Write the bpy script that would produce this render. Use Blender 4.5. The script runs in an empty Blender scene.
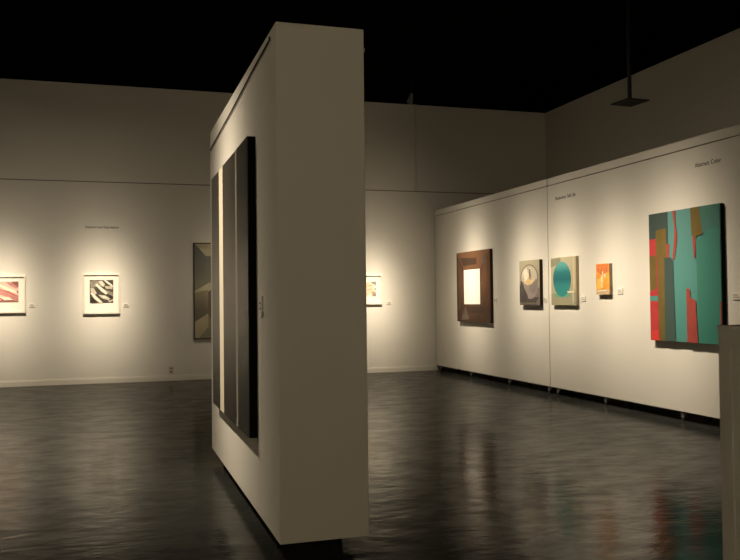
import bpy, bmesh, math, random
from mathutils import Matrix, Vector
random.seed(4)
S = bpy.context.scene
C = S.collection
PI = math.pi

# ------------------------------------------------------------------ materials
def new_mat(name):
    m = bpy.data.materials.new(name); m.use_nodes = True
    nt = m.node_tree; b = nt.nodes['Principled BSDF']
    return m, nt, b

def plain(name, col, rough=.6, spec=.3, metal=0.0, noise=0.0, nscale=8.0, bump=0.0):
    m, nt, b = new_mat(name)
    b.inputs['Roughness'].default_value = rough
    b.inputs['Specular IOR Level'].default_value = spec
    b.inputs['Metallic'].default_value = metal
    b.inputs['Base Color'].default_value = (*col, 1)
    if noise or bump:
        tc = nt.nodes.new('ShaderNodeTexCoord')
        n = nt.nodes.new('ShaderNodeTexNoise'); n.inputs['Scale'].default_value = nscale
        n.inputs['Detail'].default_value = 5
        nt.links.new(tc.outputs['Object'], n.inputs['Vector'])
        if noise:
            r = nt.nodes.new('ShaderNodeValToRGB')
            r.color_ramp.elements[0].position = .3; r.color_ramp.elements[1].position = .7
            r.color_ramp.elements[0].color = (*[c*(1-noise) for c in col], 1)
            r.color_ramp.elements[1].color = (*[min(1, c*(1+noise)) for c in col], 1)
            nt.links.new(n.outputs['Fac'], r.inputs['Fac'])
            nt.links.new(r.outputs['Color'], b.inputs['Base Color'])
        if bump:
            bp = nt.nodes.new('ShaderNodeBump'); bp.inputs['Strength'].default_value = bump
            bp.inputs['Distance'].default_value = .002
            nt.links.new(n.outputs['Fac'], bp.inputs['Height'])
            nt.links.new(bp.outputs['Normal'], b.inputs['Normal'])
    return m

WALL = plain('wall_paint', (.72, .69, .62), .75, .15, noise=.012, nscale=1.5, bump=.05)
PANEL = plain('panel_paint', (.72, .69, .62), .7, .15, noise=.012, nscale=1.5)
TRIMW = plain('trim_paint', (.72, .68, .60), .5, .3)
SEAM = plain('seam_shadow_gap', (.16, .145, .12), .9, .1)
CEIL = plain('black_ceiling_paint', (.003, .003, .003), .95, .0)
BLACK = plain('black_metal', (.008, .008, .008), .5, .2)
PLATE = plain('dark_plate', (.008, .009, .007), .6, .2)
STEEL = plain('caster_steel', (.35, .33, .30), .35, .5, .8)
RUBBER = plain('caster_rubber', (.02, .02, .02), .7, .2)
FRAMEW = plain('white_frame', (.78, .74, .64), .5, .3)
MAT = plain('cream_mat_board', (.86, .82, .72), .9, .1)
CARD = plain('label_card', (.80, .76, .68), .8, .1)
INK = plain('caption_ink', (.33, .29, .23), .8, .1)
CANVASB = plain('black_canvas_edge', (.006, .006, .006), .9, .05)
CONDUIT = plain('painted_conduit', (.66, .62, .53), .5, .3)
OUTLET = plain('outlet_plate', (.62, .58, .49), .4, .3)
SOCK = plain('outlet_socket', (.22, .19, .14), .6, .2)
LETTER = plain('wall_letter_vinyl', (.06, .052, .042), .6, .2)

def floor_mat():
    m, nt, b = new_mat('sealed_dark_concrete')
    N, L = nt.nodes, nt.links
    tc = N.new('ShaderNodeTexCoord')
    mp = N.new('ShaderNodeMapping'); mp.inputs['Scale'].default_value = (.55, 1.0, 1)
    mp.inputs['Rotation'].default_value = (0, 0, .25)
    L.new(tc.outputs['Object'], mp.inputs['Vector'])
    n1 = N.new('ShaderNodeTexNoise'); n1.inputs['Scale'].default_value = 1.1; n1.inputs['Detail'].default_value = 7
    n1.inputs['Roughness'].default_value = .62; n1.inputs['Distortion'].default_value = .6
    L.new(mp.outputs['Vector'], n1.inputs['Vector'])
    r = N.new('ShaderNodeValToRGB')
    r.color_ramp.elements[0].position = .35; r.color_ramp.elements[0].color = (.024, .025, .023, 1)
    r.color_ramp.elements[1].position = .68; r.color_ramp.elements[1].color = (.040, .041, .038, 1)
    L.new(n1.outputs['Fac'], r.inputs['Fac'])
    # floor beyond a slanting line is a little paler
    sp = N.new('ShaderNodeSeparateXYZ'); L.new(tc.outputs['Object'], sp.inputs[0])
    ma = N.new('ShaderNodeMath'); ma.operation = 'MULTIPLY_ADD'
    L.new(sp.outputs['X'], ma.inputs[0]); ma.inputs[1].default_value = .5; L.new(sp.outputs['Y'], ma.inputs[2])
    gt = N.new('ShaderNodeMath'); gt.operation = 'GREATER_THAN'; gt.inputs[1].default_value = 8.87
    L.new(ma.outputs[0], gt.inputs[0])
    mul = N.new('ShaderNodeMapRange'); mul.inputs['To Min'].default_value = .88; mul.inputs['To Max'].default_value = 1.12
    L.new(gt.outputs[0], mul.inputs['Value'])
    vm = N.new('ShaderNodeVectorMath'); vm.operation = 'SCALE'
    L.new(r.outputs['Color'], vm.inputs[0]); L.new(mul.outputs[0], vm.inputs['Scale'])
    L.new(vm.outputs[0], b.inputs['Base Color'])
    # trowel marks: roughness and a long, low bump
    n2 = N.new('ShaderNodeTexNoise'); n2.inputs['Scale'].default_value = 6.0; n2.inputs['Detail'].default_value = 5
    n2.inputs['Roughness'].default_value = .6; n2.inputs['Distortion'].default_value = .2
    L.new(mp.outputs['Vector'], n2.inputs['Vector'])
    rr = N.new('ShaderNodeMapRange'); rr.inputs['From Min'].default_value = .3; rr.inputs['From Max'].default_value = .7
    rr.inputs['To Min'].default_value = .10; rr.inputs['To Max'].default_value = .18
    L.new(n2.outputs['Fac'], rr.inputs['Value']); L.new(rr.outputs[0], b.inputs['Roughness'])
    bp = N.new('ShaderNodeBump'); bp.inputs['Strength'].default_value = .6; bp.inputs['Distance'].default_value = .008
    L.new(n2.outputs['Fac'], bp.inputs['Height']); L.new(bp.outputs['Normal'], b.inputs['Normal'])
    b.inputs['Specular IOR Level'].default_value = .38
    # worn, matt areas of the sealer
    df = N.new('ShaderNodeBsdfDiffuse'); L.new(vm.outputs[0], df.inputs['Color'])
    n3 = N.new('ShaderNodeTexNoise'); n3.inputs['Scale'].default_value = 4.5; n3.inputs['Detail'].default_value = 8
    n3.inputs['Roughness'].default_value = .7; n3.inputs['Distortion'].default_value = .3
    L.new(mp.outputs['Vector'], n3.inputs['Vector'])
    wr = N.new('ShaderNodeMapRange'); wr.inputs['From Min'].default_value = .38; wr.inputs['From Max'].default_value = .62
    wr.inputs['To Min'].default_value = .34; wr.inputs['To Max'].default_value = .58
    L.new(n3.outputs['Fac'], wr.inputs['Value'])
    mx = N.new('ShaderNodeMixShader'); L.new(wr.outputs[0], mx.inputs[0]); L.new(b.outputs[0], mx.inputs[1]); L.new(df.outputs[0], mx.inputs[2])
    L.new(mx.outputs[0], N['Material Output'].inputs['Surface'])
    return m
FLOOR = floor_mat()

def wave_art(name, stops, scale, dist, rot, dscale=2.0, rough=.5, wscale=(1, 1, 1)):
    """printed picture: distorted diagonal bands through a colour ramp"""
    m, nt, b = new_mat(name)
    N, L = nt.nodes, nt.links
    tc = N.new('ShaderNodeTexCoord')
    mp = N.new('ShaderNodeMapping'); mp.inputs['Rotation'].default_value = (0, rot, 0)
    mp.inputs['Scale'].default_value = wscale
    L.new(tc.outputs['Object'], mp.inputs['Vector'])
    w = N.new('ShaderNodeTexWave'); w.bands_direction = 'Z'
    w.inputs['Scale'].default_value = scale; w.inputs['Distortion'].default_value = dist
    w.inputs['Detail'].default_value = 3.5; w.inputs['Detail Scale'].default_value = dscale
    L.new(mp.outputs['Vector'], w.inputs['Vector'])
    r = N.new('ShaderNodeValToRGB')
    while len(r.color_ramp.elements) > 1: r.color_ramp.elements.remove(r.color_ramp.elements[-1])
    for i, (p, c) in enumerate(stops):
        e = r.color_ramp.elements[0] if i == 0 else r.color_ramp.elements.new(p)
        e.position = p; e.color = (*c, 1)
    L.new(w.outputs['Fac'], r.inputs['Fac']); L.new(r.outputs['Color'], b.inputs['Base Color'])
    b.inputs['Roughness'].default_value = rough; b.inputs['Specular IOR Level'].default_value = .2
    return m

def grad_art(name, stops, z0, z1, axis='Z', noise=.04, rough=.6, nscale=12, ascale=(1, 1, 1)):
    """painted tonal gradient along the picture's height or width (object space)"""
    m, nt, b = new_mat(name)
    N, L = nt.nodes, nt.links
    tc = N.new('ShaderNodeTexCoord'); sp = N.new('ShaderNodeSeparateXYZ'); L.new(tc.outputs['Object'], sp.inputs[0])
    mr = N.new('ShaderNodeMapRange'); mr.inputs['From Min'].default_value = z0; mr.inputs['From Max'].default_value = z1
    L.new(sp.outputs[axis], mr.inputs['Value'])
    mp = N.new('ShaderNodeMapping'); mp.inputs['Scale'].default_value = ascale
    L.new(tc.outputs['Object'], mp.inputs['Vector'])
    n = N.new('ShaderNodeTexNoise'); n.inputs['Scale'].default_value = nscale; n.inputs['Detail'].default_value = 4
    L.new(mp.outputs['Vector'], n.inputs['Vector'])
    ad = N.new('ShaderNodeMath'); ad.operation = 'MULTIPLY_ADD'; ad.inputs[1].default_value = noise*6; L.new(n.outputs['Fac'], ad.inputs[0])
    sb = N.new('ShaderNodeMath'); sb.operation = 'SUBTRACT'; sb.inputs[1].default_value = noise*3
    L.new(mr.outputs[0], ad.inputs[2]); L.new(ad.outputs[0], sb.inputs[0])
    r = N.new('ShaderNodeValToRGB')
    while len(r.color_ramp.elements) > 1: r.color_ramp.elements.remove(r.color_ramp.elements[-1])
    for i, (p, c) in enumerate(stops):
        e = r.color_ramp.elements[0] if i == 0 else r.color_ramp.elements.new(p)
        e.position = p; e.color = (*c, 1)
    L.new(sb.outputs[0], r.inputs['Fac']); L.new(r.outputs['Color'], b.inputs['Base Color'])
    b.inputs['Roughness'].default_value = rough; b.inputs['Specular IOR Level'].default_value = .25
    return m

# ------------------------------------------------------------------ mesh helpers
def add_box(bm, x0, x1, y0, y1, z0, z1, mi=0):
    vs = [bm.verts.new((x, y, z)) for x in (x0, x1) for y in (y0, y1) for z in (z0, z1)]
    for q in ((0, 1, 3, 2), (4, 6, 7, 5), (0, 4, 5, 1), (2, 3, 7, 6), (0, 2, 6, 4), (1, 5, 7, 3)):
        f = bm.faces.new([vs[i] for i in q]); f.material_index = mi
    return vs

def add_cyl(bm, p0, p1, r, r2=None, seg=20, mi=0):
    p0, p1 = Vector(p0), Vector(p1); d = p1-p0
    rot = d.to_track_quat('Z', 'Y').to_matrix().to_4x4()
    n0 = len(bm.faces)
    bmesh.ops.create_cone(bm, cap_ends=True, segments=seg, radius1=r, radius2=r if r2 is None else r2,
                          depth=d.length, matrix=Matrix.Translation((p0+p1)/2) @ rot)
    bm.faces.ensure_lookup_table()
    for f in bm.faces[n0:]: f.material_index = mi

def obj(name, bm, mats, parent=None, bevel=0.0, smooth=False):
    bmesh.ops.recalc_face_normals(bm, faces=bm.faces)
    me = bpy.data.meshes.new(name); bm.to_mesh(me); bm.free()
    for m in (mats if isinstance(mats, (list, tuple)) else [mats]): me.materials.append(m)
    if smooth:
        me.shade_smooth() if hasattr(me, 'shade_smooth') else None
    o = bpy.data.objects.new(name, me); C.objects.link(o)
    if parent: o.parent = parent
    if bevel:
        b = o.modifiers.new('bevel', 'BEVEL'); b.width = bevel; b.segments = 2; b.limit_method = 'ANGLE'
    return o

def box_obj(name, d, mat, parent=None, bevel=0.0):
    bm = bmesh.new(); add_box(bm, *d); return obj(name, bm, mat, parent, bevel)

def struct(o): o['kind'] = 'structure'; return o
def tag(o, label, cat, group=None):
    o['label'] = label; o['category'] = cat
    if group: o['group'] = group
    return o
def thing(name, label, cat, loc=(0, 0, 0), rz=0, group=None):
    o = bpy.data.objects.new(name, None); C.objects.link(o)
    o.empty_display_size = .2
    o.location = loc; o.rotation_euler = (0, 0, rz)
    o['kind'] = 'thing'
    return tag(o, label, cat, group)

# ------------------------------------------------------------------ room (metres, camera side is -Y)
YB, XW, XL, YF, H = 16.29, 9.24, -6.5, -5.0, 5.61
struct(box_obj('floor', (XL-.2, XW+.2, YF-.2, YB+.2, -.2, 0), FLOOR))
struct(box_obj('ceiling', (XL-.2, XW+.2, YF-.2, YB+.2, H, H+.2), CEIL))
struct(box_obj('wall_back', (XL-.2, XW+.2, YB, YB+.2, 0, H), WALL))
struct(box_obj('wall_right', (XW, XW+.2, YF, YB, 0, H), WALL))
struct(box_obj('wall_left', (XL-.2, XL, YF, YB, 0, H), WALL))
struct(box_obj('wall_front', (XL-.2, XW+.2, YF-.2, YF, 0, H), WALL))
bm = bmesh.new()
add_box(bm, XL, XW, YB-.016, YB, 0, .085); add_box(bm, XL, XW, YB-.011, YB, .085, .105)
struct(obj('baseboard_back', bm, TRIMW, bevel=.003))
struct(box_obj('baseboard_right', (XW-.016, XW, YF, YB-.02, 0, .1), TRIMW))
struct(box_obj('trim_1', (XL, XW, YB-.004, YB, 3.766, 3.781), SEAM))     # the reveal line across the back wall

# ------------------------------------------------------------------ movable walls on casters
def caster(parent, x, y, top, sx=1):
    bm = bmesh.new()
    add_box(bm, x-.03, x+.03, y-.03, y+.03, top-.006, top)
    add_cyl(bm, (x, y, top-.006), (x, y, top-.02), .018)
    add_box(bm, x-.018, x-.014, y-.02, y+.035, top-.075, top-.018)
    add_box(bm, x+.014, x+.018, y-.02, y+.035, top-.075, top-.018)
    add_box(bm, x-.018, x+.018, y-.02, y+.02, top-.024, top-.018)
    c = obj('caster', bm, STEEL, parent)
    bm = bmesh.new(); r = .034
    add_cyl(bm, (x-.012, y+.018, r), (x+.012, y+.018, r), r, seg=28)
    obj('wheel', bm, RUBBER, c, .003)
    return c

def rail_wall(y0, y1, casters, label):
    t = thing('movable_wall', label, 'partition', (6.558, (y0+y1)/2, 0), 0, 'movable walls along the right side')
    h = (y1-y0)/2
    box_obj('body', (0, .5, -h, h, .115, 3.25), PANEL, t, .004)
    box_obj('top_band', (0, .5, -h, h, 3.262, 3.372), PANEL, t, .004)
    box_obj('shadow_gap', (.012, .488, -h+.01, h-.01, 3.25, 3.262), SEAM, t)
    for cy in casters:
        caster(t, .045, cy-(y0+y1)/2, .115); caster(t, .44, cy-(y0+y1)/2, .115)
    return t
rail_wall(11.545, 16.262, (11.62, 12.98, 14.57, 16.1), 'white wheeled gallery wall meeting the back wall, hung with the brown painting')
rail_wall(6.75, 11.530, (6.85, 8.43, 10.06, 11.35), 'white wheeled gallery wall nearer the camera, hung with the large teal and red painting')

# freestanding divider
DX, DW, DY0, DY1 = .923, .535, 4.71, 8.02
dv = thing('movable_wall', 'tall freestanding off-white divider wall in the middle of the floor', 'partition', (DX, DY0, 0))
box_obj('body', (0, DW, 0, DY1-DY0, .105, 3.125), PANEL, dv, .006)
for cx in (.07, DW-.07):
    for cy in (.42, 1.65, 2.9): caster(dv, cx, cy, .105)
# thin dark rail along its left face just under the top
bm = bmesh.new()
pts = [(-.008, .155, 3.062), (-.008, .85, 3.04), (-.008, 1.65, 3.0), (-.008, 3.25, 2.945)]
for a, b in zip(pts, pts[1:]): add_cyl(bm, a, b, .0055, seg=10)
add_cyl(bm, (-.008, .155, 3.058), (-.008, .155, 3.08), .006, seg=10)
obj('hanging_rail', bm, plain('rail_brown', (.04, .034, .025), .6, .2), dv)
bm = bmesh.new(); add_cyl(bm, (DW, .03, 3.0), (DW+.012, .03, 3.0), .008, seg=12)
add_cyl(bm, (DW+.01, .03, 3.0), (DW+.01, .03, 3.02), .005, seg=12)
obj('hook', bm, STEEL, dv)

# ------------------------------------------------------------------ half-height wall at the right edge
hw = thing('half_wall', 'low cream panelled half wall cut off by the right edge', 'partition', (2.96, 3.51, 0))
L_ = 3.2
box_obj('body', (.012, .14, -L_, -.004, 0, 1.325), PANEL, hw)
box_obj('cap', (-.004, .15, -L_-.01, -.002, 1.325, 1.352), PANEL, hw, .003)
bm = bmesh.new()
add_box(bm, 0, .013, -L_, -.004, 1.255, 1.324)
add_box(bm, 0, .013, -L_, -.004, 0, .12)
for k in range(4):
    y = -.004-k*(L_-.09)/3
    add_box(bm, 0, .013, y-.085, y, .12, 1.255)
obj('panel_moulding', bm, PANEL, hw, .002)

# ------------------------------------------------------------------ pictures
def art(parent, name, w, h, y, layers, base, edge=None, t=0.0):
    """canvas block with painted shapes on its front; layers are polygons in 0..1 (u right, v down)"""
    mats = [base]
    if edge:                      # deep stretcher frame, its edge bare or painted
        fb = bmesh.new(); add_box(fb, -w/2, w/2, y+.003, y+t, -h/2, h/2); obj('frame', fb, edge, parent, .002)
        t = .003
    bm = bmesh.new(); add_box(bm, -w/2, w/2, y, y+max(t, .002), -h/2, h/2)
    for k, (m, pts) in enumerate(layers):
        if m not in mats: mats.append(m)
        vs = [bm.verts.new(((u-.5)*w, y-.0007*(k+1), (.5-v)*h)) for u, v in pts]
        f = bm.faces.new(vs); f.material_index = mats.index(m)
    me = bpy.data.meshes.new(name)
    # keep every painted face turned to the front
    for f in bm.faces:
        f.normal_update()
        if len(f.verts) != 4 or f.normal.y > .5 and f.calc_center_median().y < y: pass
        if f.calc_center_median().y < y-1e-6 and f.normal.y > 0: f.normal_flip()
    bm.to_mesh(me); bm.free()
    for m in mats: me.materials.append(m)
    o = bpy.data.objects.new(name, me); C.objects.link(o)
    if parent: o.parent = parent
    return o

def ring(bm, w, h, fw, y0, y1):
    add_box(bm, -w/2, w/2, y0, y1, h/2-fw, h/2); add_box(bm, -w/2, w/2, y0, y1, -h/2, -h/2+fw)
    add_box(bm, -w/2, -w/2+fw, y0, y1, -h/2+fw, h/2-fw); add_box(bm, w/2-fw, w/2, y0, y1, -h/2+fw, h/2-fw)

def ell(cx, cy, rx, ry, n=40, a0=0, a1=2*PI):
    return [(cx+rx*math.cos(a0+(a1-a0)*i/n), cy+ry*math.sin(a0+(a1-a0)*i/n)) for i in range(n if a1-a0 > 6.28 else n+1)]

def framed(label, x, z, w, h, iw, ih, idz, layers, base):
    t = thing('framed_print', label, 'picture', (x, YB, z), 0, 'white framed prints on the back wall')
    bm = bmesh.new(); ring(bm, w, h, .024, -.042, 0); obj('frame', bm, FRAMEW, t, .002)
    box_obj('mat_board', (-w/2+.027, w/2-.027, -.024, -.004, -h/2+.027, h/2-.027), MAT, t)
    p = art(t, 'print', iw, ih, -.0265, layers, base, t=.002)
    p.location = (0, 0, idz)
    return t
k1 = plain('ink_charcoal', (.07, .06, .048), .6, .2, noise=.35, nscale=18)
k2 = plain('ink_mid_grey', (.26, .23, .18), .6, .2, noise=.3, nscale=22)
k3 = plain('paper_grey', (.52, .47, .37), .6, .2, noise=.15, nscale=22)
k4 = plain('paper_pale', (.74, .68, .55), .6, .2, noise=.08, nscale=22)
k5 = plain('ink_deep', (.03, .027, .022), .6, .2)
framed('white framed print of dark grey diagonal strokes on a wide mat', -.15, 1.672, .655, .745, .42, .43, .045, [
    (k2, [(0, .08), (.22, 0), (.42, .12), (.30, .30), (.05, .34)]),
    (k3, [(.36, .05), (.52, .02), (.66, .20), (.58, .30), (.44, .24)]),
    (k4, [(.42, .08), (.50, .07), (.60, .22), (.54, .26)]),
    (k4, [(.58, 0), (.68, 0), (.92, .18), (1, .28), (.94, .30), (.70, .12)]),
    (k3, [(.62, .26), (.98, .28), (.96, .40), (.70, .38)]),
    (k2, [(.55, .38), (.98, .56), (1, .72), (.72, .58)]),
    (k4, [(.22, .20), (.32, .16), (.76, .56), (.70, .64), (.50, .50)]),
    (k3, [(.03, .34), (.18, .36), (.30, .58), (.20, .66), (.04, .50)]),
    (k4, [(.02, .56), (.10, .54), (.50, .92), (.56, 1), (.42, 1), (.20, .82)]),
    (k5, [(.04, .72), (.16, .84), (.30, 1), (.06, 1)]),
    (k3, [(.36, .64), (.66, .68), (.86, .80), (.80, .88), (.52, .80)]),
    (k4, [(.46, .68), (.64, .70), (.74, .78), (.60, .78)]),
    (k3, [(.78, .90), (1, .84), (1, .90), (.84, .98)]),
    (k5, [(.80, .62), (.96, .74), (.94, .82), (.82, .76)]),
    ], k1)
p1 = plain('rose_paint', (.54, .24, .21), .6, .2, noise=.15, nscale=9)
p2 = plain('pale_pink_paint', (.74, .50, .42), .6, .2, noise=.12, nscale=9)
p3 = plain('cream_paint', (.78, .72, .56), .6, .2, noise=.06, nscale=9)
p4 = plain('dark_mauve_paint', (.30, .12, .11), .6, .2, noise=.2, nscale=9)
p5 = plain('red_streak', (.50, .10, .09), .6, .2)
framed('white framed print of pink and red diagonal strokes, cut off by left edge', -1.86, 1.675, .79, .675, .55, .37, .05, [
    (p1, [(0, .45), (.35, .30), (.7, .50), (1, .80), (1, .96), (.84, .90), (.5, .66), (0, .62)]),
    (p3, [(0, .06), (.40, .10), (.74, .34), (1, .50), (1, .60), (.72, .48), (.40, .24), (0, .26)]),
    (p4, [(.78, 0), (1, 0), (1, .28), (.86, .20)]),
    (p1, [(.60, .02), (.80, .06), (1, .30), (.92, .34), (.72, .18)]),
    (p5, [(.46, .40), (.70, .48), (1, .72), (1, .77), (.72, .56)]),
    (p3, [(.46, .74), (.70, .76), (.84, .90), (.60, .92), (.44, .84)]),
    (p4, [(0, .95), (.5, .92), (.84, .92), (1, .96), (1, 1), (0, 1)]),
    (p5, [(.42, .80), (.48, .82), (.56, .92), (.50, .94)]),
    (p4, [(.94, .46), (1, .50), (1, .58), (.95, .54)]),
    ], p2)
q1 = plain('figure_grey', (.30, .28, .27), .6, .2, noise=.2, nscale=9)
q2 = plain('figure_peach', (.72, .55, .38), .6, .2, noise=.1, nscale=9)
q3 = plain('figure_brown', (.46, .34, .24), .6, .2, noise=.15, nscale=9)
framed('white framed pale brown and grey print, half hidden by the right side of the divider', 5.03, 1.712, .68, .61, .42, .30, .02, [
    (q1, [(.72, .02), (1, .0), (1, .30), (.92, .22), (.80, .14)]),
    (q2, [(.10, .10), (.70, .08), (.86, .30), (.88, .62), (.60, .90), (.2, .9)]),
    (q3, [(.52, .28), (.78, .26), (.78, .32), (.52, .34)]),
    (q3, [(.50, .52), (.80, .50), (.80, .56), (.50, .58)]),
    (q1, [(.90, .48), (1, .44), (1, .60), (.92, .58)]),
    (q3, [(.74, .72), (.90, .64), (1, .80), (1, 1), (.80, 1)]),
    (q1, [(.84, .84), (.94, .80), (.96, .98), (.86, .98)]),
    ], k4)

# tall cubist painting partly behind the divider
dia = thing('tall_painting', 'tall thin-framed painting of interlocking grey and tan facets, half behind the divider', 'painting', (2.25, YB, 1.715))
W_, H_ = 1.42, 1.86
bm = bmesh.new(); ring(bm, W_, H_, .018, -.05, 0); obj('frame', bm, plain('dark_slim_frame', (.03, .028, .022), .5, .3), dia)
c_bg = grad_art('facet_grey_tan', [(0, (.27, .23, .15)), (1, (.17, .165, .125))], -.3, .9)
c_tan = plain('facet_tan', (.44, .38, .25), .7, .2, noise=.08, nscale=5)
c_lt = plain('facet_pale', (.50, .45, .30), .7, .2, noise=.06, nscale=5)
c_gr = grad_art('facet_bluegrey', [(0, (.30, .27, .18)), (.5, (.19, .185, .15)), (1, (.14, .145, .13))], -.2, .9)
c_mv = plain('facet_mauve', (.17, .135, .11), .7, .2, noise=.06, nscale=6)
c_sage = plain('facet_sage', (.24, .235, .17), .7, .2, noise=.05, nscale=6)
c_warm = grad_art('facet_warm', [(0, (.16, .14, .11)), (1, (.36, .30, .19))], -.4, .1)
k = .25
art(dia, 'canvas', W_-.036, H_-.036, -.04, [
    (c_gr, [(0, 0), (.26, 0), (.26, .45), (0, .47)]),
    (c_tan, [(.0, .0), (.30, 0), (.50, .08), (.50, .14), (.15, .13), (.06, .045)]),
    (c_lt, [(.06, .045), (.24, .06), (.27, .12), (.17, .13)]),
    (c_lt, [(.0, .50), (.26, .39), (.5, .30), (.5, .52), (.26, .50), (.0, .53)]),
    (c_warm, [(0, .52), (.185, .49), (.185, .78), (0, .82)]),
    (c_mv, [(.185, .51), (.32, .44), (.32, .86), (.185, .76)]),
    (c_tan, [(0, .83), (.185, .74), (.185, .88), (.06, 1), (0, 1)]),
    (c_sage, [(.06, 1), (.185, .88), (.5, .87), (.5, 1)]),
    (c_gr, [(.32, .14), (.75, .14), (.75, .45), (.32, .40)]),
    (c_warm, [(.5, .50), (1, .40), (1, .80), (.5, .87)]),
    (c_mv, [(.5, 0), (1, 0), (1, .25), (.75, .30)]),
], c_bg, t=.036)

# big striped canvas on the divider
st = thing('striped_canvas', 'huge dark vertically striped canvas on the left face of the divider', 'painting', (DX-.002, 6.435, 1.598), -PI/2)
W_, H_ = 2.02, 1.985
s_dk = grad_art('stripe_charcoal', [(0, (.012, .012, .0095)), (1, (.034, .031, .026))], -1, 1, noise=.05, rough=.38, nscale=3, ascale=(14, 1, .6))
s_br = grad_art('stripe_brown_grey', [(0, (.015, .0135, .010)), (1, (.046, .040, .033))], -1, 1, noise=.08, rough=.38, nscale=3, ascale=(18, 1, .4))
s_gr = grad_art('stripe_green_grey', [(0, (.012, .012, .009)), (1, (.038, .038, .033))], -1, 1, noise=.05, rough=.38, nscale=3, ascale=(14, 1, .5))
s_wh = plain('stripe_ivory', (.66, .60, .47), .7, .2)
s_ln = plain('stripe_pale_line', (.30, .27, .21), .7, .2)
def vs_(a, b): return [(a, 0), (b, 0), (b, 1), (a, 1)]
art(st, 'canvas', W_, H_, -.052, [
    (s_dk, vs_(0, .255)), (s_wh, vs_(.255, .375)), (s_br, vs_(.375, .72)), (s_ln, vs_(.72, .757)), (s_gr, vs_(.757, 1))],
    s_dk, CANVASB, t=.052)

XP = 6.558
def on_rail(name, label, cat, y0, y1, z0, z1, t, layers, base, edge, group=None):
    """canvas on the right-hand wall between y0 (near) and y1 (far)"""
    r = thing(name, label, cat, (XP, (y0+y1)/2, (z0+z1)/2), -PI/2, group)
    o = art(r, 'canvas', y1-y0, z1-z0, -t, layers, base, edge, t)
    return r

# brown painting with a glowing white square
b1 = grad_art('umber_brown', [(0, (.045, .022, .013)), (.5, (.12, .055, .028)), (1, (.13, .062, .033))], -.7, .7, noise=.10, nscale=3)
b2 = grad_art('dark_umber', [(0, (.04, .022, .014)), (1, (.075, .042, .027))], -.7, .7, noise=.08, nscale=4)
b3 = grad_art('rust_brown', [(0, (.09, .042, .021)), (1, (.20, .095, .048))], -.7, .7, noise=.08, nscale=4)
b4 = plain('bright_white_paint', (.93, .90, .82), .6, .3)
b5 = plain('grey_brown', (.13, .10, .08), .7, .2, noise=.2, nscale=6)
edge_br = plain('brown_canvas_edge', (.045, .028, .018), .8, .1)
br = on_rail('brown_painting', 'dark brown painting with a bright white square at its centre', 'painting', 13.51, 15.0, 1.062, 2.398, .055, [
    (b3, [(.0, 0), (1, 0), (.74, .26), (.23, .26)]),
    (b2, [(.12, .08), (.62, .10), (.62, .19), (.2, .2)]),
    (b1, [(1, 0), (1, 1), (.72, .75), (.72, .26)]),
    (b3, [(.84, .15), (.92, .08), (.90, .5), (.80, .62), (.74, .45)]),
    (b2, [(0, 0), (.23, .26), (.23, .75), (0, 1)]),
    (b1, [(.06, .1), (.20, .3), (.20, .70), (.06, .88)]),
    (b1, [(0, 1), (.23, .75), (.72, .75), (1, 1)]),
    (b2, [(.3, .78), (.78, .78), (.84, .87), (.36, .87)]),
    (b5, [(.13, .98), (.27, .78), (.38, .96)]),
    (b5, [(.78, .12), (.9, .03), (.86, .28)]),
    (b4, [(.235, .257), (.72, .257), (.72, .747), (.235, .747)])], b1, edge_br)

# still life with glass bowl / egg
g1 = grad_art('sage_backdrop', [(0, (.25, .22, .17)), (1, (.42, .38, .26))], -.3, .35, noise=.04)
g2 = grad_art('grey_table', [(0, (.16, .13, .125)), (1, (.22, .185, .17))], -.37, 0, noise=.06)
g3 = plain('dark_grey_shadow_paint', (.075, .062, .058), .7, .2, noise=.15, nscale=8)
g4 = wave_art('pale_wrapped_form', [(0, (.40, .34, .27)), (.4, (.54, .47, .37)), (.8, (.68, .60, .47)), (1, (.76, .69, .56))], 1.8, 6, .9, 2)
g5 = plain('bowl_rim_grey', (.19, .155, .12), .6, .3)
g6 = plain('amber_paint', (.62, .46, .24), .6, .3, noise=.15, nscale=14)
g7 = plain('lilac_grey', (.27, .225, .215), .7, .2, noise=.08, nscale=8)
g9 = plain('lit_white_form', (.74, .67, .55), .6, .3, noise=.1, nscale=12)
g8 = plain('pale_backdrop', (.50, .45, .34), .7, .2, noise=.05)
egg_edge = plain('dark_brown_canvas_edge', (.03, .022, .015), .8, .1)
on_rail('still_life_painting', 'small grey still life of a pale round bowl, left of the panel seam', 'painting', 11.715, 12.385, 1.387, 2.116, .06, [
    (g2, [(0, .60), (1, .62), (1, 1), (0, 1)]),
    (g3, [(0, .55), (.22, .50), (.40, .80), (.98, .83), (.8, .95), (.35, .96), (0, .93)]),
    (g5, ell(.50, .39, .435, .30)),
    (g8, ell(.50, .39, .395, .272)),
    (g7, ell(.55, .66, .34, .20)),
    (g7, [(.12, .47), (.91, .42), (.90, .58), (.82, .72), (.24, .70)]),
    (g3, [(.06, .45), (.15, .47), (.26, .62), (.44, .80), (.40, .88), (.2, .80), (.05, .58)]),
    (g2, [(.55, .50), (.90, .46), (.88, .62), (.72, .74), (.52, .68)]),
    (g4, ell(.46, .35, .31, .20)),
    (g8, [(.60, .16), (.80, .26), (.84, .42), (.70, .50), (.62, .34)]),
    (g5, [(.50, .20), (.58, .19), (.62, .34), (.54, .46), (.50, .34)]),
    (g6, [(.20, .45), (.34, .47), (.50, .36), (.56, .45), (.76, .43), (.66, .53), (.42, .56)]),
    (g9, [(.24, .26), (.42, .18), (.47, .34), (.36, .45), (.24, .40)]),
    (g5, ell(.5, .955, .40, .012)),
    ], g1, egg_edge)

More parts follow.
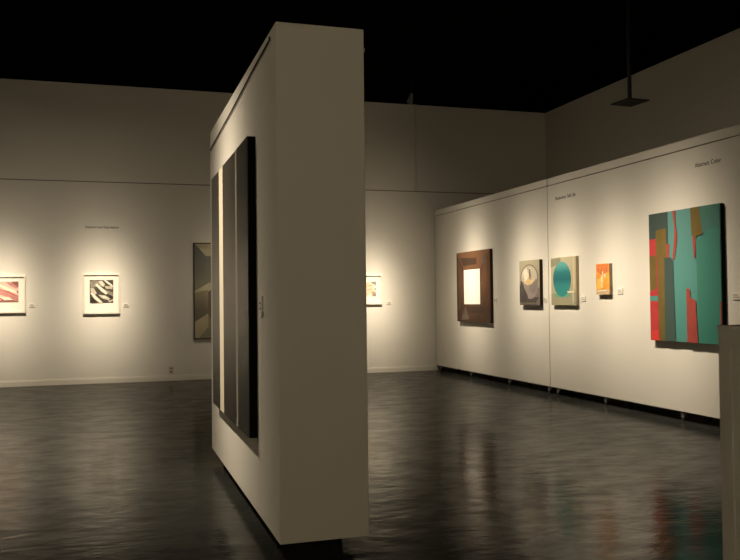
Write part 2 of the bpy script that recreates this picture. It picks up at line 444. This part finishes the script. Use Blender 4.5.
# teal ovoid
t1 = grad_art('khaki_backdrop', [(0, (.36, .33, .20)), (1, (.46, .42, .28))], -.35, .35, noise=.05)
t2 = grad_art('teal_ball_paint', [(0, (.025, .22, .22)), (.25, (.03, .21, .21)), (.46, (.014, .125, .145)), (.66, (.025, .175, .185)), (.82, (.08, .32, .31)), (1, (.15, .38, .34))], -.2, .31, noise=.015)
t3 = plain('teal_haze', (.16, .33, .22), .7, .2)
t4 = plain('khaki_shadow', (.27, .26, .17), .7, .2, noise=.05)
t5 = plain('warm_tan_paint', (.58, .46, .33), .7, .2)
t6 = plain('pale_line_paint', (.72, .68, .5), .7, .2)
t7 = plain('dark_khaki_table', (.31, .29, .19), .7, .2, noise=.05)
edge_kh = plain('khaki_canvas_edge', (.42, .36, .25), .8, .1)
on_rail('teal_painting', 'khaki painting of a large teal ball, right of the panel seam', 'painting', 10.655, 11.372, 1.389, 2.113, .048, [
    (t4, [(0, .03), (.40, .0), (.40, .12), (0, .20)]),
    (t7, [(0, .76), (1, .74), (1, 1), (0, 1)]),
    (t5, [(.88, 0), (.95, 0), (.95, .66), (.88, .72)]),
    (t3, ell(.46, .79, .33, .055)),
    (t2, ell(.45, .455, .36, .365, 56)),
    (t6, [(.64, .715), (.93, .71), (.93, .735), (.70, .745)]),
    (t6, [(.87, .735), (.90, .735), (.90, .97), (.87, .97)]),
    ], t1, edge_kh)

# small orange canvas
o1 = plain('orange_paint', (.78, .33, .055), .7, .2, noise=.22, nscale=9)
o2 = plain('red_orange_paint', (.66, .20, .06), .7, .2, noise=.2, nscale=12)
o3 = plain('chalk_scribble', (.80, .70, .50), .7, .2)
o4 = plain('tan_border', (.55, .40, .22), .7, .2, noise=.1)
o5 = plain('yellow_orange', (.84, .48, .10), .7, .2, noise=.15, nscale=10)
orange_edge = plain('tan_canvas_edge', (.34, .26, .19), .8, .1)
on_rail('orange_painting', 'small orange abstract painting with pale scribbles', 'painting', 9.805, 10.125, 1.541, 1.966, .052, [
    (o4, [(0, .84), (1, .84), (1, 1), (0, 1)]),
    (o2, [(.05, .02), (.95, .02), (.95, .28), (.4, .36), (.05, .22)]),
    (o5, [(.10, .5), (.55, .46), (.60, .80), (.10, .82)]),
    (o3, [(.48, .25), (.56, .24), (.52, .48), (.46, .50)]),
    (o3, [(.60, .34), (.76, .33), (.70, .47), (.62, .42), (.66, .38)]),
    (o3, [(.38, .44), (.46, .40), (.47, .55), (.56, .52), (.52, .60), (.40, .60)]),
    (o3, [(.44, .64), (.49, .62), (.48, .78), (.43, .77)]),
    (o3, [(.10, .87), (.8, .85), (.8, .89), (.10, .91)]),
    ], o1, orange_edge)

# large teal / red abstract
a_t = grad_art('teal_paint', [(0, (.07, .24, .215)), (1, (.10, .25, .235))], -.8, .8, noise=.05, nscale=5, ascale=(6, 1, 1))
a_g = grad_art('green_teal_paint', [(0, (.042, .19, .145)), (1, (.06, .21, .17))], -.8, .8, noise=.05, nscale=5, ascale=(6, 1, 1))
a_d = grad_art('slate_green_paint', [(0, (.05, .085, .075)), (1, (.05, .075, .068))], -.8, .8, noise=.06, nscale=5, ascale=(5, 1, 1))
a_dt = plain('deep_teal_paint', (.065, .17, .14), .7, .2, noise=.08, nscale=5)
a_o = plain('olive_paint', (.15, .105, .03), .7, .2, noise=.12, nscale=6)
a_r = plain('red_paint', (.42, .045, .045), .7, .2, noise=.1, nscale=6)
a_hr = plain('bright_red_paint', (.60, .05, .04), .7, .2)
a_b = plain('brick_red_paint', (.32, .06, .05), .7, .2, noise=.1, nscale=6)
big = on_rail('abstract_canvas', 'large abstract canvas of teal, olive and red vertical shapes', 'painting', 7.62, 8.902, .958, 2.537, .06, [
    (a_d, [(0, 0), (.29, 0), (.29, .255), (.10, .25), (.10, .20), (0, .20)]),
    (a_r, [(0, .20), (.105, .20), (.10, .335), (0, .335)]),
    (a_o, [(.105, .135), (.26, .125), (.265, .36), (.23, .37), (.22, 1), (.12, 1), (.125, .60), (.0, .61), (0, .335), (.10, .33)]),
    (a_b, [(.262, .25), (.31, .25), (.30, .36), (.262, .36)]),
    (a_b, [(.105, .33), (.12, .33), (.135, .60), (.11, .61)]),
    (a_r, [(0, .615), (.11, .59), (.125, .61), (.13, .95), (.135, 1), (0, 1)]),
    (a_t, [(0, .65), (.125, .65), (.125, .69), (0, .69)]),
    (a_hr, [(.02, .93), (.12, .91), (.135, 1), (.02, 1)]),
    (a_d, [(.235, .355), (.33, .355), (.36, .39), (.38, 1), (.22, 1)]),
    (a_b, [(.365, 0), (.405, 0), (.405, .11), (.425, .17), (.42, .24), (.385, .365), (.35, .375), (.385, .21), (.39, .14)]),
    (a_dt, [(.73, 0), (1, 0), (1, .20), (.86, .18), (.76, .20)]),
    (a_g, [(.685, .235), (.78, .215), (.80, .185), (.95, .165), (1, .19), (1, 1), (.70, 1), (.69, .5)]),
    (a_o, [(.62, .0), (.735, 0), (.75, .09), (.775, .205), (.69, .215), (.685, .235), (.63, .20)]),
    (a_b, [(.64, .20), (.685, .235), (.675, .37), (.655, .37)]),
    (a_b, [(.545, .595), (.59, .60), (.60, .665), (.67, .69), (.69, 1), (.545, 1)]),
    (a_b, [(.985, .70), (1, .69), (1, 1), (.985, 1)]),
    ], a_t, CANVASB)

# ------------------------------------------------------------------ caption cards
def card(label, loc, rz, w=.10, h=.065):
    bm = bmesh.new(); add_box(bm, -w/2, w/2, -.011, 0, -h/2, h/2)
    for k, (a, b) in enumerate(((-.4, .25), (-.4, .4))):
        zz = h*(.12-.3*k)
        add_box(bm, a*w, b*w, -.0116, -.0111, zz-.006, zz+.006, 1)
    o = obj('caption_card', bm, [CARD, INK])
    o.location = Vector(loc) + Matrix.Rotation(rz, 3, 'Z') @ Vector((0, .0004, 0)); o.rotation_euler = (0, 0, rz)
    return tag(o, label, 'label', 'caption cards beside the pictures')
R_ = -PI/2
card('small caption card right of the pink print', (-1.36, YB, 1.475), 0)
card('small caption card right of the dark grey print', (.29, YB, 1.46), 0)
card('small caption card right of the half-hidden pale print', (5.53, YB, 1.44), 0)
card('small caption card on the divider beside the huge striped canvas', (DX-.0015, 5.23, 1.475), R_, .085, .12)
card('small caption card right of the brown painting', (XP, 13.42, 1.48), R_, .12)
card('small caption card just left of the panel seam, beside the bowl still life', (XP, 11.64, 1.48), R_, .09)
card('small caption card right of the teal ball painting', (XP, 10.54, 1.49), R_, .12, .08)
card('small caption card right of the small orange painting', (XP, 9.63, 1.585), R_, .12, .08)
card('small caption card right of the large abstract canvas', (XP, 7.46, 1.50), R_, .12, .08)

def lettering(text, label, loc, rz, width):
    root = thing('wall_lettering', label, 'lettering', Vector(loc) + Matrix.Rotation(rz, 3, 'Z') @ Vector((0, .0013, 0)), rz, 'section titles lettered on the walls')
    def mesh_of(txt):
        cu = bpy.data.curves.new('word', 'FONT'); cu.body = txt; cu.size = .1; cu.extrude = .001; cu.offset = .0016
        tmp = bpy.data.objects.new('word', cu); C.objects.link(tmp)
        bpy.context.view_layer.update()
        me = bpy.data.meshes.new_from_object(tmp.evaluated_get(bpy.context.evaluated_depsgraph_get()))
        bpy.data.objects.remove(tmp); bpy.data.curves.remove(cu)
        return me, max(v.co.x for v in me.vertices)
    words = text.split(' '); ms = [mesh_of(t) for t in words]
    gap = .032; total = sum(x for _, x in ms)+gap*(len(ms)-1); sc = width/total; x = -total/2
    for me, wx in ms:
        me.transform(Matrix.Translation((x, -.035, 0))); me.transform(Matrix.Diagonal((sc, sc, 1, 1)))
        me.transform(Matrix.Rotation(PI/2, 4, 'X'))
        me.materials.clear(); me.materials.append(LETTER)
        o = bpy.data.objects.new('word', me); C.objects.link(o); o.parent = root
        x += wx+gap
    return root
lettering('Gesture and Expression', 'dark section title lettered on the back wall above the grey print', (-.14, YB-.001, 2.925), 0, .60)
lettering('Illusionism: Still Life', 'dark section title lettered above the teal ball painting', (XP-.001, 11.0, 3.03), R_, .58)
lettering('Abstract Color', 'dark title Abstract Color lettered high above the large abstract canvas', (XP-.001, 7.875, 3.035), R_, .44)

# ------------------------------------------------------------------ small fittings
cd = thing('electrical_conduit', 'thin pale conduit running down the upper back wall from the ceiling', 'conduit', (6.16, YB, 3.79))
bm = bmesh.new(); add_cyl(bm, (0, -.024, .06), (0, -.024, H-3.79), .023, seg=14)
obj('pipe', bm, CONDUIT, cd)
box_obj('junction_box', (-.045, .045, -.045, 0, 0, .10), CONDUIT, cd, .004)
bm = bmesh.new()
add_box(bm, -.032, .032, -.037, 0, .89, .91)
obj('strap', bm, CONDUIT, cd)
bm = bmesh.new(); add_box(bm, -.032, .032, -.037, 0, 1.5, 1.52)
obj('strap', bm, CONDUIT, cd)

ol = thing('wall_outlet', 'small double power outlet low on the back wall', 'outlet', (1.115, YB, .205))
box_obj('cover_plate', (-.05, .05, -.008, 0, -.075, .075), OUTLET, ol, .002)
for z in (-.032, .032):
    bm = bmesh.new(); add_box(bm, -.022, .022, -.011, -.007, z-.019, z+.019); obj('socket', bm, SOCK, ol, .003)

# plate hanging on a pole
hp = thing('hanging_plate', 'flat dark square plate hanging on a black pole from the ceiling', 'fixture', (6.32, 9.0, 3.97), math.radians(4))
bm = bmesh.new(); add_box(bm, -.165, .165, -.18, .18, 0, .014); obj('plate', bm, PLATE, hp, .003)
bm = bmesh.new(); add_cyl(bm, (0, 0, .014), (0, 0, .06), .06, .032, 24); obj('collar', bm, BLACK, hp)
bm = bmesh.new(); add_cyl(bm, (0, 0, .06), (0, 0, H-3.97), .026, seg=20); obj('pole', bm, BLACK, hp)

# track spotlight that shows against the dark ceiling
SP = Vector((5.068, 13.6, 5.065)); AIM = Vector((5.1, YB, 1.6))
ts = thing('track_spotlight', 'small spotlight under the dark ceiling just left of the conduit top', 'lamp', SP)
d = (AIM-SP).normalized()
bm = bmesh.new(); add_cyl(bm, (0, 0, H-SP.z), (0, 0, .0), .012, seg=12)
obj('stem', bm, BLACK, ts)
bm = bmesh.new(); add_cyl(bm, -d*.02, d*.02+d*.09, .035, .055, 24); add_cyl(bm, -d*.07, -d*.02, .02, .035, 24)
obj('lamp_head', bm, plain('lamp_housing', (.13, .13, .13), .5, .3), ts)

# ------------------------------------------------------------------ light
WARM = (1.0, .845, .635)
def spot(loc, aim, power, core=8.0, halo=17.0, size=.05, spill=.012):
    """gallery reflector or added fill lamp: bright core, soft halo, faint spill (photometric profile in light nodes)"""
    l = bpy.data.lights.new('gallery_or_fill_spot', 'SPOT'); l.energy = power; l.spot_size = math.radians(120)
    l.spot_blend = 1.0; l.shadow_soft_size = size; l.color = WARM
    l.use_nodes = True; N = l.node_tree.nodes; L = l.node_tree.links
    em = N['Emission']
    tc = N.new('ShaderNodeTexCoord'); sp = N.new('ShaderNodeSeparateXYZ'); L.new(tc.outputs['Normal'], sp.inputs[0])
    ab = N.new('ShaderNodeMath'); ab.operation = 'ABSOLUTE'; L.new(sp.outputs['Z'], ab.inputs[0])
    om = N.new('ShaderNodeMath'); om.operation = 'SUBTRACT'; om.inputs[0].default_value = 1; L.new(ab.outputs[0], om.inputs[1])
    acc = None
    for sig, amp in ((core, 1.15), (halo, .155)):
        m = N.new('ShaderNodeMath'); m.operation = 'MULTIPLY'; m.inputs[1].default_value = -1/(1-math.cos(math.radians(sig)))
        L.new(om.outputs[0], m.inputs[0])
        e = N.new('ShaderNodeMath'); e.operation = 'EXPONENT'; L.new(m.outputs[0], e.inputs[0])
        q = N.new('ShaderNodeMath'); q.operation = 'MULTIPLY_ADD'; q.inputs[1].default_value = amp
        L.new(e.outputs[0], q.inputs[0])
        if acc: L.new(acc.outputs[0], q.inputs[2])
        else: q.inputs[2].default_value = spill
        acc = q
    L.new(acc.outputs[0], em.inputs['Strength'])
    o = bpy.data.objects.new('gallery_or_fill_spot', l); C.objects.link(o)
    o.location = loc
    o.rotation_euler = (Vector(aim)-Vector(loc)).to_track_quat('-Z', 'Y').to_euler()
    return o
P = 1000.0
ZL = 5.17
def wash(loc, aim, p, core=8.0, halo=17.0): spot(loc, aim, P*p, core, halo)
wash((-.15, 13.6, ZL), (-.15, YB, 1.42), 1.6)
wash((-1.9, 13.6, ZL), (-1.9, YB, 1.42), 1.6)
wash(SP+d*.13, (5.15, YB, 1.42), 1.6)
wash((2.3, 13.6, ZL), (2.3, YB, 1.8), .45)
wash((XP-2.75, 14.3, ZL), (XP, 14.3, 1.6), 1.5, 9)
wash((XP-2.75, 12.2, ZL), (XP, 12.2, 1.6), 1.15, 8.5)
wash((XP-2.75, 11.0, ZL), (XP, 11.0, 1.6), 1.15, 8.5)
wash((XP-2.75, 9.8, ZL), (XP, 9.75, 1.5), 1.2, 8.5)
wash((XP-2.75, 8.5, ZL), (XP, 8.45, 1.35), 1.35, 10.5)
wash((DX-2.1, 6.9, ZL), (DX, 6.7, 1.35), 1.35, 12, 22)
# unseen spots, added to bounce fill light off the front and left walls
for x in (-4, -1, 2, 5, 8): wash((x, YF+2.3, ZL), (x, YF, 2.2), 1.2, 15, 30)
for y in (-3, 0, 3): wash((XL+2.3, y, ZL), (XL, y, 2.0), 1.0, 15, 30)

w = bpy.data.worlds.new('world'); S.world = w; w.use_nodes = True
w.node_tree.nodes['Background'].inputs['Color'].default_value = (0, 0, 0, 1)

# ------------------------------------------------------------------ camera
cam = bpy.data.cameras.new('camera'); co = bpy.data.objects.new('camera', cam); C.objects.link(co)
cam.sensor_fit = 'HORIZONTAL'; cam.sensor_width = 36; cam.lens = 828/740*36
R = Matrix(((0.954033985285589, 0.0036233081822847728, -0.29967653654884746),
            (-0.29948173808896517, -0.02649261529248538, -0.9537341505294737),
            (-0.011394887946310911, 0.9996424425627299, -0.024189740716065156)))
co.matrix_world = Matrix.Translation((0, 0, 1.5)) @ R.to_4x4()
S.camera = co
S.view_settings.view_transform = 'Standard'; S.view_settings.look = 'None'
S.view_settings.gamma = 1; S.view_settings.use_curve_mapping = False
S.view_settings.exposure = 0.0
S.cycles.max_bounces = 8; S.cycles.diffuse_bounces = 5
S.cycles.sample_clamp_indirect = 4
S.cycles.use_denoising = True
